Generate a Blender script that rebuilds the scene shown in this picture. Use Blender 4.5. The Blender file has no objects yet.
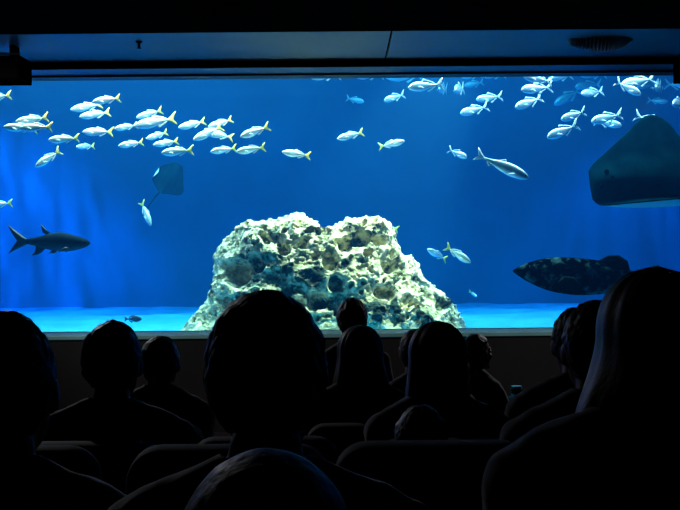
import bpy, bmesh, math, random
import numpy as np
from mathutils import Vector, Matrix, noise

random.seed(7)
SC = bpy.context.scene
COL = SC.collection
PI = math.pi

# ------------------------------------------------------------------ camera
EYE = 1.85
F = 1000.0
ROLL = math.radians(0.5)
cam_d = bpy.data.cameras.new('camera')
cam_d.lens = 36.0 * F / 680.0
cam_d.clip_start = 0.05
cam = bpy.data.objects.new('camera', cam_d)
COL.objects.link(cam)
cam.matrix_world = Matrix.Translation((0, 0, EYE)) @ Matrix.Rotation(PI / 2, 4, 'X') @ Matrix.Rotation(-ROLL, 4, 'Z')
SC.camera = cam


def P(px, py, d):
    """A point at distance d in front of the viewer, level with a place seen in the photograph."""
    dx, dy = px - 340.0, 255.0 - py
    x = dx * math.cos(ROLL) + dy * math.sin(ROLL)
    y = -dx * math.sin(ROLL) + dy * math.cos(ROLL)
    return Vector((x / F * d, d, EYE + y / F * d))


W_ABS, W_SCA = 0.30, 0.03

# ------------------------------------------------------------------ materials
def mat(name, col, rough=0.6, spec=0.4, metal=0.0, noise_amt=0.0, noise_scale=8.0, bump=0.0, bump_scale=20.0, bump_dist=0.02, col2=None, coat=0.0, sheen=0.0):
    m = bpy.data.materials.new(name)
    m.use_nodes = True
    nt = m.node_tree
    b = nt.nodes['Principled BSDF']
    b.inputs['Base Color'].default_value = (*col, 1)
    b.inputs['Roughness'].default_value = rough
    b.inputs['Specular IOR Level'].default_value = spec
    b.inputs['Metallic'].default_value = metal
    b.inputs['Coat Weight'].default_value = coat
    if sheen:
        b.inputs['Sheen Weight'].default_value = sheen
    tc = nt.nodes.new('ShaderNodeTexCoord')
    if noise_amt or col2:
        n = nt.nodes.new('ShaderNodeTexNoise')
        n.inputs['Scale'].default_value = noise_scale
        n.inputs['Detail'].default_value = 5
        nt.links.new(tc.outputs['Object'], n.inputs['Vector'])
        r = nt.nodes.new('ShaderNodeValToRGB')
        r.color_ramp.elements[0].position = 0.35
        r.color_ramp.elements[1].position = 0.65
        c2 = col2 or tuple(c * (1 - noise_amt) for c in col)
        r.color_ramp.elements[0].color = (*c2, 1)
        r.color_ramp.elements[1].color = (*col, 1)
        nt.links.new(n.outputs['Fac'], r.inputs['Fac'])
        nt.links.new(r.outputs['Color'], b.inputs['Base Color'])
    if bump:
        n2 = nt.nodes.new('ShaderNodeTexNoise')
        n2.inputs['Scale'].default_value = bump_scale
        n2.inputs['Detail'].default_value = 6
        nt.links.new(tc.outputs['Object'], n2.inputs['Vector'])
        bp = nt.nodes.new('ShaderNodeBump')
        bp.inputs['Strength'].default_value = bump
        bp.inputs['Distance'].default_value = bump_dist
        nt.links.new(n2.outputs['Fac'], bp.inputs['Height'])
        nt.links.new(bp.outputs['Normal'], b.inputs['Normal'])
    return m


def fish_mat(name, back, flank, belly, stripe=None, rough=0.35, metal=0.0, spec=0.5):
    """Countershaded fish skin: back, flank and belly are the animal's own colours, set across its height."""
    m = bpy.data.materials.new(name)
    m.use_nodes = True
    nt = m.node_tree
    b = nt.nodes['Principled BSDF']
    b.inputs['Roughness'].default_value = rough
    b.inputs['Metallic'].default_value = metal
    b.inputs['Specular IOR Level'].default_value = spec
    tc = nt.nodes.new('ShaderNodeTexCoord')
    sx = nt.nodes.new('ShaderNodeSeparateXYZ')
    nt.links.new(tc.outputs['Generated'], sx.inputs[0])
    r = nt.nodes.new('ShaderNodeValToRGB')
    el = r.color_ramp.elements
    el[0].position, el[0].color = 0.15, (*belly, 1)
    el[1].position, el[1].color = 0.95, (*back, 1)
    e = el.new(0.48); e.color = (*flank, 1)
    if stripe:
        e = el.new(0.60); e.color = (*stripe, 1)
        e = el.new(0.66); e.color = (*flank, 1)
    nt.links.new(sx.outputs['Z'], r.inputs['Fac'])
    nt.links.new(r.outputs['Color'], b.inputs['Base Color'])
    return m


M = {}
M['black_paint'] = mat('black_paint', (0.003, 0.003, 0.003), 0.9, 0.05)
M['ceiling'] = mat('ceiling_black', (0.004, 0.004, 0.004), 0.95, 0.0)
M['soffit'] = mat('soffit_paint', (0.022, 0.11, 0.26), 0.42, 0.5, noise_amt=0.15, noise_scale=2.0)  # blue spill from the tank is tinted into this paint
M['room_wall'] = mat('dark_wall', (0.008, 0.007, 0.008), 0.9, 0.1)
M['carpet'] = mat('dark_carpet', (0.02, 0.014, 0.016), 0.95, 0.05, noise_amt=0.3, noise_scale=60)
M['panel_wall'] = mat('brown_panel', (0.017, 0.012, 0.013), 0.7, 0.2, noise_amt=0.2, noise_scale=3)
M['sill'] = mat('sill_stone', (0.22, 0.42, 0.44), 0.5, 0.4, noise_amt=0.15, noise_scale=5)  # teal of the tank's glow put into the stone colour
M['gasket'] = mat('black_gasket', (0.012, 0.012, 0.014), 0.5)
M['tank_blue'] = mat('tank_blue_paint', (0.003, 0.155, 0.30), 0.9, 0.1, noise_amt=0.18, noise_scale=0.9)
M['tank_dark'] = mat('tank_dark', (0.02, 0.05, 0.1), 0.8, 0.1)
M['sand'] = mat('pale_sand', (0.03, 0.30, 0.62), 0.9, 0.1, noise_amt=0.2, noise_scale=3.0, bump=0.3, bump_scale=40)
M['upholstery'] = mat('dark_upholstery', (0.009, 0.008, 0.009), 0.8, 0.15, noise_amt=0.25, noise_scale=90, sheen=0.25)
M['seat_metal'] = mat('seat_metal', (0.02, 0.02, 0.022), 0.45, 0.4)
M['speaker_body'] = mat('speaker_body', (0.002, 0.002, 0.002), 0.9, 0.0)
M['speaker_trim'] = mat('speaker_trim', (0.25, 0.27, 0.3), 0.4, 0.5)
M['pale_rib'] = mat('pale_rib', (0.5, 0.52, 0.55), 0.4, 0.5)

M['skin_light'] = mat('skin_light', (0.36, 0.22, 0.16), 0.55, 0.3)
M['skin_mid'] = mat('skin_mid', (0.24, 0.14, 0.095), 0.55, 0.3)
M['skin_dark'] = mat('skin_dark', (0.10, 0.055, 0.038), 0.5, 0.3)
M['hair_black'] = mat('hair_black', (0.012, 0.010, 0.010), 0.5, 0.3, noise_amt=0.4, noise_scale=60, bump=0.4, bump_scale=160, bump_dist=0.002, sheen=0.18)
M['hair_brown'] = mat('hair_brown', (0.035, 0.024, 0.018), 0.5, 0.3, noise_amt=0.4, noise_scale=60, bump=0.4, bump_scale=160, bump_dist=0.002, sheen=0.18)
M['hair_fair'] = mat('hair_fair', (0.075, 0.052, 0.034), 0.5, 0.3, noise_amt=0.4, noise_scale=60, bump=0.4, bump_scale=160, bump_dist=0.002, sheen=0.18)
M['eye_white'] = mat('eye_white', (0.6, 0.6, 0.58), 0.2, 0.5)
for nm, c in dict(cloth_black=(0.012, 0.011, 0.013), cloth_grey=(0.05, 0.045, 0.052), cloth_plum=(0.04, 0.028, 0.034), cloth_blue=(0.02, 0.026, 0.042),
                  cloth_denim=(0.018, 0.022, 0.036), cloth_pale=(0.10, 0.095, 0.10)).items():
    M[nm] = mat(nm, c, 0.85, 0.1, noise_amt=0.2, noise_scale=25, sheen=0.6)
M['shoe'] = mat('shoe_leather', (0.01, 0.009, 0.009), 0.5)
M['cup_dark'] = mat('cup_dark', (0.02, 0.02, 0.025), 0.5)
M['cup_cyan'] = mat('cup_cyan', (0.12, 0.85, 0.95), 0.45)


# ------------------------------------------------------------------ object helpers
def link(o, parent=None):
    COL.objects.link(o)
    if parent is not None:
        o.parent = parent
    return o


def mesh_obj(name, verts, faces, material, parent=None, smooth=True, materials=None):
    me = bpy.data.meshes.new(name)
    me.from_pydata([tuple(v) for v in verts], [], faces)
    me.update()
    for mm in ([material] if materials is None else materials):
        me.materials.append(mm)
    if smooth:
        me.polygons.foreach_set('use_smooth', [True] * len(me.polygons))
    return link(bpy.data.objects.new(name, me), parent)


def bm_obj(name, bm, material, parent=None, smooth=False):
    bmesh.ops.recalc_face_normals(bm, faces=bm.faces)
    me = bpy.data.meshes.new(name)
    bm.to_mesh(me)
    bm.free()
    me.materials.append(material)
    if smooth:
        me.polygons.foreach_set('use_smooth', [True] * len(me.polygons))
    return link(bpy.data.objects.new(name, me), parent)


def add_box(bm, lo, hi, bevel=0.0, seg=2, mtx=None):
    t = bmesh.new()
    bmesh.ops.create_cube(t, size=1.0)
    lo, hi = Vector(lo), Vector(hi)
    for v in t.verts:
        v.co = Vector(((lo[i] + hi[i]) / 2 + v.co[i] * (hi[i] - lo[i])) for i in range(3))
    if bevel:
        bmesh.ops.bevel(t, geom=list(t.edges), offset=bevel, segments=seg, profile=0.5, affect='EDGES')
    if mtx is not None:
        bmesh.ops.transform(t, matrix=mtx, verts=t.verts)
    me = bpy.data.meshes.new('t'); t.to_mesh(me); t.free()
    bm.from_mesh(me); bpy.data.meshes.remove(me)


def box(name, lo, hi, material, parent=None, bevel=0.0, seg=2, mtx=None):
    bm = bmesh.new()
    add_box(bm, lo, hi, bevel, seg, mtx)
    return bm_obj(name, bm, material, parent, smooth=False)


def empty(name, loc=(0, 0, 0)):
    o = bpy.data.objects.new(name, None)
    o.location = loc
    o.empty_display_size = 0.1
    return link(o)


def tag(o, label, cat, group=None):
    o['label'] = label
    o['category'] = cat
    if group:
        o['group'] = group
    return o


def struct(o):
    o['kind'] = 'structure'
    return o


def dup(root):
    c = root.copy(); link(c)
    for ch in root.children:
        k = ch.copy(); link(k, c)
        k.matrix_parent_inverse = ch.matrix_parent_inverse
        for g in ch.children:
            q = g.copy(); link(q, k)
    return c


def fin_mesh(name, pts, thick, material, parent, rim=0.25):
    """A thin solid fin in the xz plane: full thickness inside, tapering to its outline."""
    n = len(pts)
    cx = sum(p[0] for p in pts) / n; cz = sum(p[1] for p in pts) / n
    V, Fc = [], []
    for p in pts:
        V.append((p[0], 0, p[1]))
    for s in (1, -1):
        for p in pts:
            V.append((cx + (p[0] - cx) * 0.72, s * thick / 2, cz + (p[1] - cz) * 0.72))
        V.append((cx, s * thick / 2, cz))
    for k, s in enumerate((1, -1)):
        o = n + k * (n + 1)
        for i in range(n):
            j = (i + 1) % n
            q = [i, j, o + j, o + i]
            t = [o + i, o + j, o + n]
            if s < 0:
                q.reverse(); t.reverse()
            Fc += [q, t]
    return mesh_obj(name, V, Fc, material, parent)


def loft(rings, cap=True):
    """Rings of equal length into a closed skin."""
    V, Fc = [], []
    n = len(rings[0])
    for r in rings:
        V += list(r)
    for k in range(len(rings) - 1):
        for i in range(n):
            j = (i + 1) % n
            Fc.append([k * n + i, k * n + j, (k + 1) * n + j, (k + 1) * n + i])
    if cap:
        for k in (0, len(rings) - 1):
            c = Vector((0, 0, 0))
            for p in rings[k]:
                c += Vector(p)
            V.append(c / n)
            ci = len(V) - 1
            for i in range(n):
                j = (i + 1) % n
                Fc.append([ci, k * n + j, k * n + i] if k == 0 else [ci, k * n + i, k * n + j])
    return V, Fc


def smooth_interp(xs, ys, x):
    """Catmull-Rom through the given points."""
    n = len(xs)
    if x <= xs[0]: return ys[0]
    if x >= xs[-1]: return ys[-1]
    i = max(k for k in range(n) if xs[k] <= x)
    i = min(i, n - 2)
    t = (x - xs[i]) / (xs[i + 1] - xs[i])
    m0 = (ys[i + 1] - ys[max(i - 1, 0)]) / (xs[i + 1] - xs[max(i - 1, 0)]) * (xs[i + 1] - xs[i])
    j = min(i + 2, n - 1)
    m1 = (ys[j] - ys[i]) / (xs[j] - xs[i]) * (xs[i + 1] - xs[i])
    return (2 * t**3 - 3 * t**2 + 1) * ys[i] + (t**3 - 2 * t**2 + t) * m0 + (-2 * t**3 + 3 * t**2) * ys[i + 1] + (t**3 - t**2) * m1


# ------------------------------------------------------------------ the theatre shell
def R(z):            # heights given from eye level
    return EYE + z

SILL_Z = R(-0.825)
TOP_Z = R(2.003)
GL = 11.0            # front face of the viewing pane
XW = 5.6             # half width of the room
SOFF = R(2.067)

# stepped floor
rows = {'A': (0.85, -1.30), 'B': (1.65, -1.345), 'C': (2.45, -1.37), 'D': (3.25, -1.49), 'E': (4.05, -1.60), 'F': (4.85, -1.69), 'G': (5.65, -1.78)}
bm = bmesh.new()
edges = [(-3.2, -1.26), (0.45, -1.30), (1.25, -1.345), (2.05, -1.37), (2.85, -1.49), (3.65, -1.60), (4.45, -1.69), (5.25, -1.78), (6.15, -1.85)]
for i, (y0, z) in enumerate(edges):
    y1 = edges[i + 1][0] if i + 1 < len(edges) else GL
    add_box(bm, (-XW, y0, R(-2.1)), (XW, y1, R(z)))
struct(bm_obj('floor', bm, M['carpet']))
struct(box('ceiling', (-XW, -3.2, R(2.042)), (XW, 9.14, R(2.4)), M['ceiling']))
struct(box('wall_left', (-XW - 0.2, -3.2, R(-2.1)), (-XW, GL, R(2.4)), M['room_wall']))
struct(box('wall_right', (XW, -3.2, R(-2.1)), (XW + 0.2, GL, R(2.4)), M['room_wall']))
struct(box('wall_back', (-XW, -3.4, R(-2.1)), (XW, -3.2, R(2.4)), M['room_wall']))
# front wall below the window and the header above it
struct(box('wall_front', (-XW, 10.515, R(-1.85)), (XW, GL + 0.3, SILL_Z - 0.03), M['panel_wall']))
bm = bmesh.new()
add_box(bm, (-XW, 10.60, TOP_Z), (XW, GL + 0.3, SOFF))
add_box(bm, (-XW, 10.75, SOFF), (XW, GL + 0.3, R(4.2)))
struct(bm_obj('wall_header', bm, M['black_paint']))
# pale reveal strip under the header
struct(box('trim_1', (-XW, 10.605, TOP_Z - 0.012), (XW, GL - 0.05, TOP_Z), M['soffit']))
struct(box('trim_2', (-XW, GL - 0.05, TOP_Z - 0.032), (XW, GL + 0.16, TOP_Z), M['gasket']))
# soffit of two panels with a dark joint
sx = P(388, 47, 10.0).x
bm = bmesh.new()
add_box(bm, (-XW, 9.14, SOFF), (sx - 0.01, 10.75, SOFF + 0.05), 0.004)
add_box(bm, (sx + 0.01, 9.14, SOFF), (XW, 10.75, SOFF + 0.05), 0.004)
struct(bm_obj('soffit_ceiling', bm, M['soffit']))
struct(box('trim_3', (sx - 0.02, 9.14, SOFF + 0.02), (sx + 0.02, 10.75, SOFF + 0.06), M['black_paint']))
# window sill
bm = bmesh.new()
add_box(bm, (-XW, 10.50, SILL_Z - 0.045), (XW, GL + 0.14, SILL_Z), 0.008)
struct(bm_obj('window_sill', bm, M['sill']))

# viewing pane
gm = bpy.data.materials.new('acrylic')
gm.use_nodes = True
nt = gm.node_tree
for n in list(nt.nodes):
    nt.nodes.remove(n)
out = nt.nodes.new('ShaderNodeOutputMaterial')
tr = nt.nodes.new('ShaderNodeBsdfTransparent'); tr.inputs[0].default_value = (0.97, 0.985, 1.0, 1)
gl = nt.nodes.new('ShaderNodeBsdfGlossy'); gl.inputs['Roughness'].default_value = 0.02
fr = nt.nodes.new('ShaderNodeFresnel'); fr.inputs['IOR'].default_value = 1.3
mx = nt.nodes.new('ShaderNodeMixShader')
nt.links.new(fr.outputs[0], mx.inputs[0]); nt.links.new(tr.outputs[0], mx.inputs[1]); nt.links.new(gl.outputs[0], mx.inputs[2])
nt.links.new(mx.outputs[0], out.inputs['Surface'])
M['acrylic'] = gm
struct(box('window_1', (-XW, GL, SILL_Z), (XW, GL + 0.12, TOP_Z - 0.03), gm))

# ------------------------------------------------------------------ the tank
TX0, TX1, TY0, TY1 = -7.6, 7.6, GL + 0.13, 18.2
SAND = R(-0.93)
WTOP = R(3.0)
bm = bmesh.new(); add_box(bm, (TX0, TY1, R(-1.4)), (TX1, TY1 + 0.2, R(4.2)))
struct(bm_obj('tank_wall_back', bm, M['tank_blue']))
struct(box('tank_wall_left', (TX0 - 0.2, TY0 - 0.01, R(-1.4)), (TX0, TY1 + 0.2, R(4.2)), M['tank_blue']))
struct(box('tank_wall_right', (TX1, TY0 - 0.01, R(-1.4)), (TX1 + 0.2, TY1 + 0.2, R(4.2)), M['tank_blue']))
struct(box('tank_ceiling', (TX0 - 0.2, GL + 0.3, R(4.2)), (TX1 + 0.2, TY1 + 0.2, R(4.4)), M['tank_dark']))
struct(box('tank_wall_front', (-XW - 2.2, GL + 0.10, R(-1.4)), (-XW, GL + 0.32, R(4.2)), M['tank_blue']))
struct(box('tank_wall_corner', (XW, GL + 0.10, R(-1.4)), (XW + 2.2, GL + 0.32, R(4.2)), M['tank_blue']))

# sandy bottom with ripples
NX, NY = 300, 170
V, Fc = [], []
for j in range(NY):
    y = TY0 - 0.005 + (TY1 - TY0 + 0.1) * j / (NY - 1)
    for i in range(NX):
        x = TX0 + (TX1 - TX0) * i / (NX - 1)
        p = Vector((x, y, 0))
        z = 0.06 * noise.fractal(p * 0.55, 1.0, 2.0, 3)
        z += 0.045 * math.sin(y * 8 + 1.6 * math.sin(x * 0.9) + 3.0 * noise.noise(p * 0.8)) * (0.6 + 0.4 * noise.noise(p * 0.7 + Vector((9, 3, 1))))
        z += 0.012 * noise.noise(p * 4.0)
        V.append((x, y, SAND + z))
for j in range(NY - 1):
    for i in range(NX - 1):
        a = j * NX + i
        Fc.append([a, a + 1, a + NX + 1, a + NX])
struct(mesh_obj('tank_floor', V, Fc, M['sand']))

# the water itself: it drinks red first and scatters a little blue
wm = bpy.data.materials.new('sea_water')
wm.use_nodes = True
nt = wm.node_tree
for n in list(nt.nodes):
    nt.nodes.remove(n)
out = nt.nodes.new('ShaderNodeOutputMaterial')
va = nt.nodes.new('ShaderNodeVolumeAbsorption'); va.inputs['Color'].default_value = (0.0, 0.74, 0.95, 1); va.inputs['Density'].default_value = W_ABS
vs = nt.nodes.new('ShaderNodeVolumeScatter'); vs.inputs['Color'].default_value = (0.02, 0.32, 1.0, 1); vs.inputs['Density'].default_value = W_SCA
vs.inputs['Anisotropy'].default_value = 0.3
ad = nt.nodes.new('ShaderNodeAddShader')
nt.links.new(va.outputs[0], ad.inputs[0]); nt.links.new(vs.outputs[0], ad.inputs[1])
nt.links.new(ad.outputs[0], out.inputs['Volume'])
water = struct(box('water', (TX0 + 0.005, TY0, R(-1.3)), (TX1 - 0.005, TY1 - 0.005, WTOP), wm))
water['label'] = 'clear blue tank water'

# ------------------------------------------------------------------ fish
M['jack_skin'] = fish_mat('jack_skin', (0.62, 0.70, 0.62), (0.80, 0.82, 0.76), (0.85, 0.88, 0.88), stripe=(0.52, 0.46, 0.14), rough=0.38, metal=0.6)
M['yellow_fin'] = mat('yellow_fin', (0.78, 0.66, 0.10), 0.5, 0.3)
M['pale_fin'] = mat('pale_fin', (0.62, 0.70, 0.66), 0.5, 0.3)
M['silver_skin'] = fish_mat('silver_skin', (0.42, 0.58, 0.62), (0.62, 0.74, 0.76), (0.72, 0.80, 0.82), rough=0.36, metal=0.65)
M['silver_fin'] = mat('silver_fin', (0.55, 0.66, 0.68), 0.5, 0.3)
M['lady_skin'] = fish_mat('lady_skin', (0.55, 0.66, 0.62), (0.20, 0.34, 0.36), (0.66, 0.76, 0.80), rough=0.36, metal=0.5)
M['tarpon_skin'] = fish_mat('tarpon_skin', (0.012, 0.022, 0.026), (0.005, 0.010, 0.012), (0.03, 0.05, 0.06), rough=0.8, spec=0.0)
M['tarpon_fin'] = mat('tarpon_fin', (0.008, 0.012, 0.014), 0.5, 0.3)
M['grouper_skin'] = mat('grouper_skin', (0.05, 0.10, 0.09), 0.9, 0.0, noise_scale=20, col2=(0.0006, 0.001, 0.001), bump=1.0, bump_scale=22)
for n in M['grouper_skin'].node_tree.nodes:
    if n.type == 'VALTORGB':
        n.color_ramp.elements[0].position = 0.50
        n.color_ramp.elements[1].position = 0.68
M['grouper_fin'] = mat('grouper_fin', (0.003, 0.006, 0.006), 0.9, 0.02, noise_scale=12, col2=(0.008, 0.012, 0.01))
M['dark_skin'] = mat('dark_skin', (0.02, 0.03, 0.04), 0.5, 0.3)
M['ray_skin'] = mat('ray_skin', (0.001, 0.022, 0.030), 0.9, 0.0, noise_scale=5, col2=(0.0005, 0.010, 0.015), bump=0.25, bump_scale=14)
M['ray_belly'] = mat('ray_belly', (0.30, 0.40, 0.42), 0.6, 0.3)
M['ray_mark'] = mat('ray_mark', (0.001, 0.001, 0.0015), 0.95, 0.0)
M['pale_belly'] = mat('pale_belly', (0.75, 0.85, 0.80), 0.6, 0.3)
M['fish_eye'] = mat('fish_eye', (0.008, 0.008, 0.01), 0.15, 0.6)

SPEC = {
    # t, upper, lower, half width as shares of the whole length; the nose is at x = +0.5
    'jack': dict(xe=-0.30, t=[0, .06, .2, .42, .65, .85, 1], up=[.004, .045, .098, .125, .090, .040, .020], lo=[.004, .040, .095, .125, .090, .038, .020], w=[.004, .028, .052, .060, .042, .020, .010],
                 tail=[(-.285, .020), (-.36, .070), (-.44, .135), (-.50, .165), (-.455, .085), (-.405, .0), (-.455, -.085), (-.50, -.165), (-.44, -.135), (-.36, -.070), (-.285, -.020)],
                 dorsal=[(.10, .110), (.03, .165), (-.06, .135), (-.16, .105), (-.27, .045), (-.25, .025), (-.10, .085)],
                 anal=[(-.02, -.105), (-.07, -.150), (-.14, -.118), (-.27, -.042), (-.25, -.022), (-.10, -.085)],
                 pect=[(.20, -.01), (.14, -.035), (.03, -.075), (.05, -.05), (.12, .005)], eye=(.405, .022, .013)),
    'silver': dict(xe=-0.30, t=[0, .05, .18, .40, .65, .85, 1], up=[.006, .060, .122, .140, .095, .038, .018], lo=[.006, .050, .102, .132, .095, .038, .018], w=[.004, .034, .060, .066, .045, .020, .010],
                   tail=[(-.285, .018), (-.36, .080), (-.45, .165), (-.50, .195), (-.45, .09), (-.395, .0), (-.45, -.09), (-.50, -.195), (-.45, -.165), (-.36, -.080), (-.285, -.018)],
                   dorsal=[(.12, .145), (.04, .205), (-.04, .165), (-.16, .115), (-.27, .045), (-.25, .02), (-.10, .10)],
                   anal=[(0, -.135), (-.06, -.185), (-.14, -.125), (-.27, -.042), (-.25, -.020), (-.10, -.10)],
                   pect=[(.20, -.02), (.13, -.05), (.01, -.105), (.04, -.065), (.12, .0)], eye=(.395, .030, .017)),
    'lady': dict(xe=-0.34, t=[0, .05, .18, .42, .65, .85, 1], up=[.005, .040, .082, .104, .078, .034, .018], lo=[.006, .048, .088, .106, .078, .034, .018], w=[.004, .026, .048, .056, .040, .018, .009],
                 tail=[(-.325, .016), (-.39, .055), (-.45, .105), (-.50, .13), (-.465, .06), (-.43, .0), (-.465, -.05), (-.50, -.105), (-.45, -.085), (-.39, -.045), (-.325, -.016)],
                 dorsal=[(.06, .082), (.01, .135), (-.03, .105), (-.08, .072), (-.02, .06)],
                 anal=[(-.16, -.06), (-.20, -.095), (-.27, -.035), (-.22, -.03)],
                 pect=[(.24, -.045), (.19, -.07), (.10, -.105), (.12, -.075), (.18, -.035)], eye=(.43, .012, .015)),
    'tarpon': dict(xe=-0.27, t=[0, .03, .10, .25, .45, .65, .85, 1], up=[.008, .030, .052, .088, .118, .098, .052, .030], lo=[.012, .035, .062, .095, .108, .088, .050, .030], w=[.008, .028, .044, .060, .066, .050, .026, .014],
                   tail=[(-.255, .030), (-.30, .055), (-.40, .125), (-.50, .200), (-.455, .11), (-.375, .0), (-.42, -.065), (-.48, -.150), (-.40, -.105), (-.30, -.055), (-.255, -.030)],
                   dorsal=[(.02, .110), (-.04, .155), (-.10, .215), (-.085, .150), (-.07, .105), (-.02, .090)],
                   anal=[(-.17, -.030), (-.15, -.070), (-.165, -.125), (-.20, -.165), (-.13, -.155), (-.075, -.125), (-.03, -.075), (-.06, -.045)],
                   pect=[(.26, -.070), (.20, -.095), (.11, -.125), (.14, -.09), (.20, -.055)], eye=(.42, .010, .017),
                   pelvic=[(.10, -.095), (.06, -.100), (.02, -.145), (.07, -.135)]),
    'grouper': dict(xe=-0.32, t=[0, .04, .12, .28, .48, .68, .86, 1], up=[.006, .030, .064, .104, .116, .100, .074, .060], lo=[.006, .026, .060, .104, .120, .104, .074, .058], w=[.006, .024, .050, .078, .080, .062, .038, .024],
                    tail=[(-.29, .066), (-.36, .095), (-.43, .115), (-.48, .095), (-.50, .0), (-.48, -.095), (-.43, -.115), (-.36, -.095), (-.29, -.066)],
                    dorsal=[(.12, .095), (.06, .118), (.0, .116), (-.04, .112), (-.10, .150), (-.17, .158), (-.23, .125), (-.25, .065), (-.15, .075), (.0, .095)],
                    anal=[(-.10, -.085), (-.15, -.125), (-.21, -.140), (-.26, -.115), (-.26, -.055), (-.18, -.065)],
                    pect=[(.20, -.05), (.15, -.09), (.06, -.105), (.04, -.05), (.08, -.005), (.16, -.005)], eye=(.40, .036, .008),
                    pelvic=[(.20, -.090), (.19, -.120), (.12, -.124), (.11, -.095)]),
    'reef': dict(xe=-0.30, t=[0, .06, .2, .42, .65, .85, 1], up=[.006, .060, .130, .165, .120, .050, .028], lo=[.006, .055, .120, .160, .115, .048, .028], w=[.004, .034, .058, .064, .045, .020, .010],
                 tail=[(-.285, .028), (-.38, .090), (-.48, .130), (-.445, .0), (-.48, -.130), (-.38, -.090), (-.285, -.028)],
                 dorsal=[(.18, .14), (.08, .205), (-.08, .190), (-.22, .115), (-.25, .04), (-.10, .11)],
                 anal=[(.02, -.145), (-.08, -.190), (-.20, -.115), (-.25, -.04), (-.10, -.11)],
                 pect=[(.18, -.02), (.12, -.05), (.03, -.06), (.05, -.02), (.12, .0)], eye=(.38, .035, .014)),
}


def make_fish(name, kind, skin, fin, tailm, eye=True):
    s = SPEC[kind]
    root = empty(name)
    rings = []
    NR, NS = 30, 20
    for k in range(NR):
        t = (k / (NR - 1)) ** 1.25
        x = 0.5 + (s['xe'] - 0.5) * t
        up, lo, w = (smooth_interp(s['t'], s[q], t) for q in ('up', 'lo', 'w'))
        r = []
        for i in range(NS):
            a = 2 * PI * i / NS
            c, q = math.cos(a), math.sin(a)
            z = (up if q > 0 else lo) * abs(q) ** 0.92 * (1 if q > 0 else -1)
            r.append((x, w * c * (abs(c) ** 0.15), z))
        rings.append(r)
    V, Fc = loft(rings)
    mesh_obj('body', V, Fc, skin, root)
    fin_mesh('tail_fin', s['tail'], .014, tailm, root)
    fin_mesh('dorsal_fin', s['dorsal'], .012, fin, root)
    fin_mesh('anal_fin', s['anal'], .012, fin, root)
    for sd in (1, -1):
        w = smooth_interp(s['t'], s['w'], 0.30)
        o = fin_mesh('pectoral_fin', s['pect'], .008, fin, root)
        o.location = (0.055, sd * (w + .010), 0)
        o.rotation_euler = (sd * 0.25, 0, sd * 0.22)
        if 'pelvic' in s:
            o = fin_mesh('pelvic_fin', s['pelvic'], .010, fin, root)
            o.location = (0, sd * w * 0.35, 0)
            o.rotation_euler = (sd * 0.3, 0, 0)
        if eye:
            ex, ez, er = s['eye']
            te = (0.5 - ex) / (0.5 - s['xe'])
            we = smooth_interp(s['t'], s['w'], te)
            bm = bmesh.new()
            bmesh.ops.create_uvsphere(bm, u_segments=10, v_segments=8, radius=er)
            o = bm_obj('eye', bm, M['fish_eye'], root, True)
            o.location = (ex, sd * we * 0.93, ez)
            o.scale = (1, .45, 1)
    return root


def pose_fish(o, nose, tail, d, dz=0.0, roll=0.0):
    a = P(nose[0], nose[1], d)
    b = P(tail[0], tail[1], d + dz)
    L = (a - b).length
    x = (a - b).normalized()
    up = Vector((0, 0, 1))
    y = up.cross(x).normalized()
    z = x.cross(y)
    mt = Matrix((x, y, z)).transposed().to_4x4()
    mt = Matrix.Translation((a + b) / 2) @ mt @ Matrix.Rotation(roll, 4, 'X') @ Matrix.Scale(L, 4)
    o.matrix_world = mt
    return o


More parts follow.
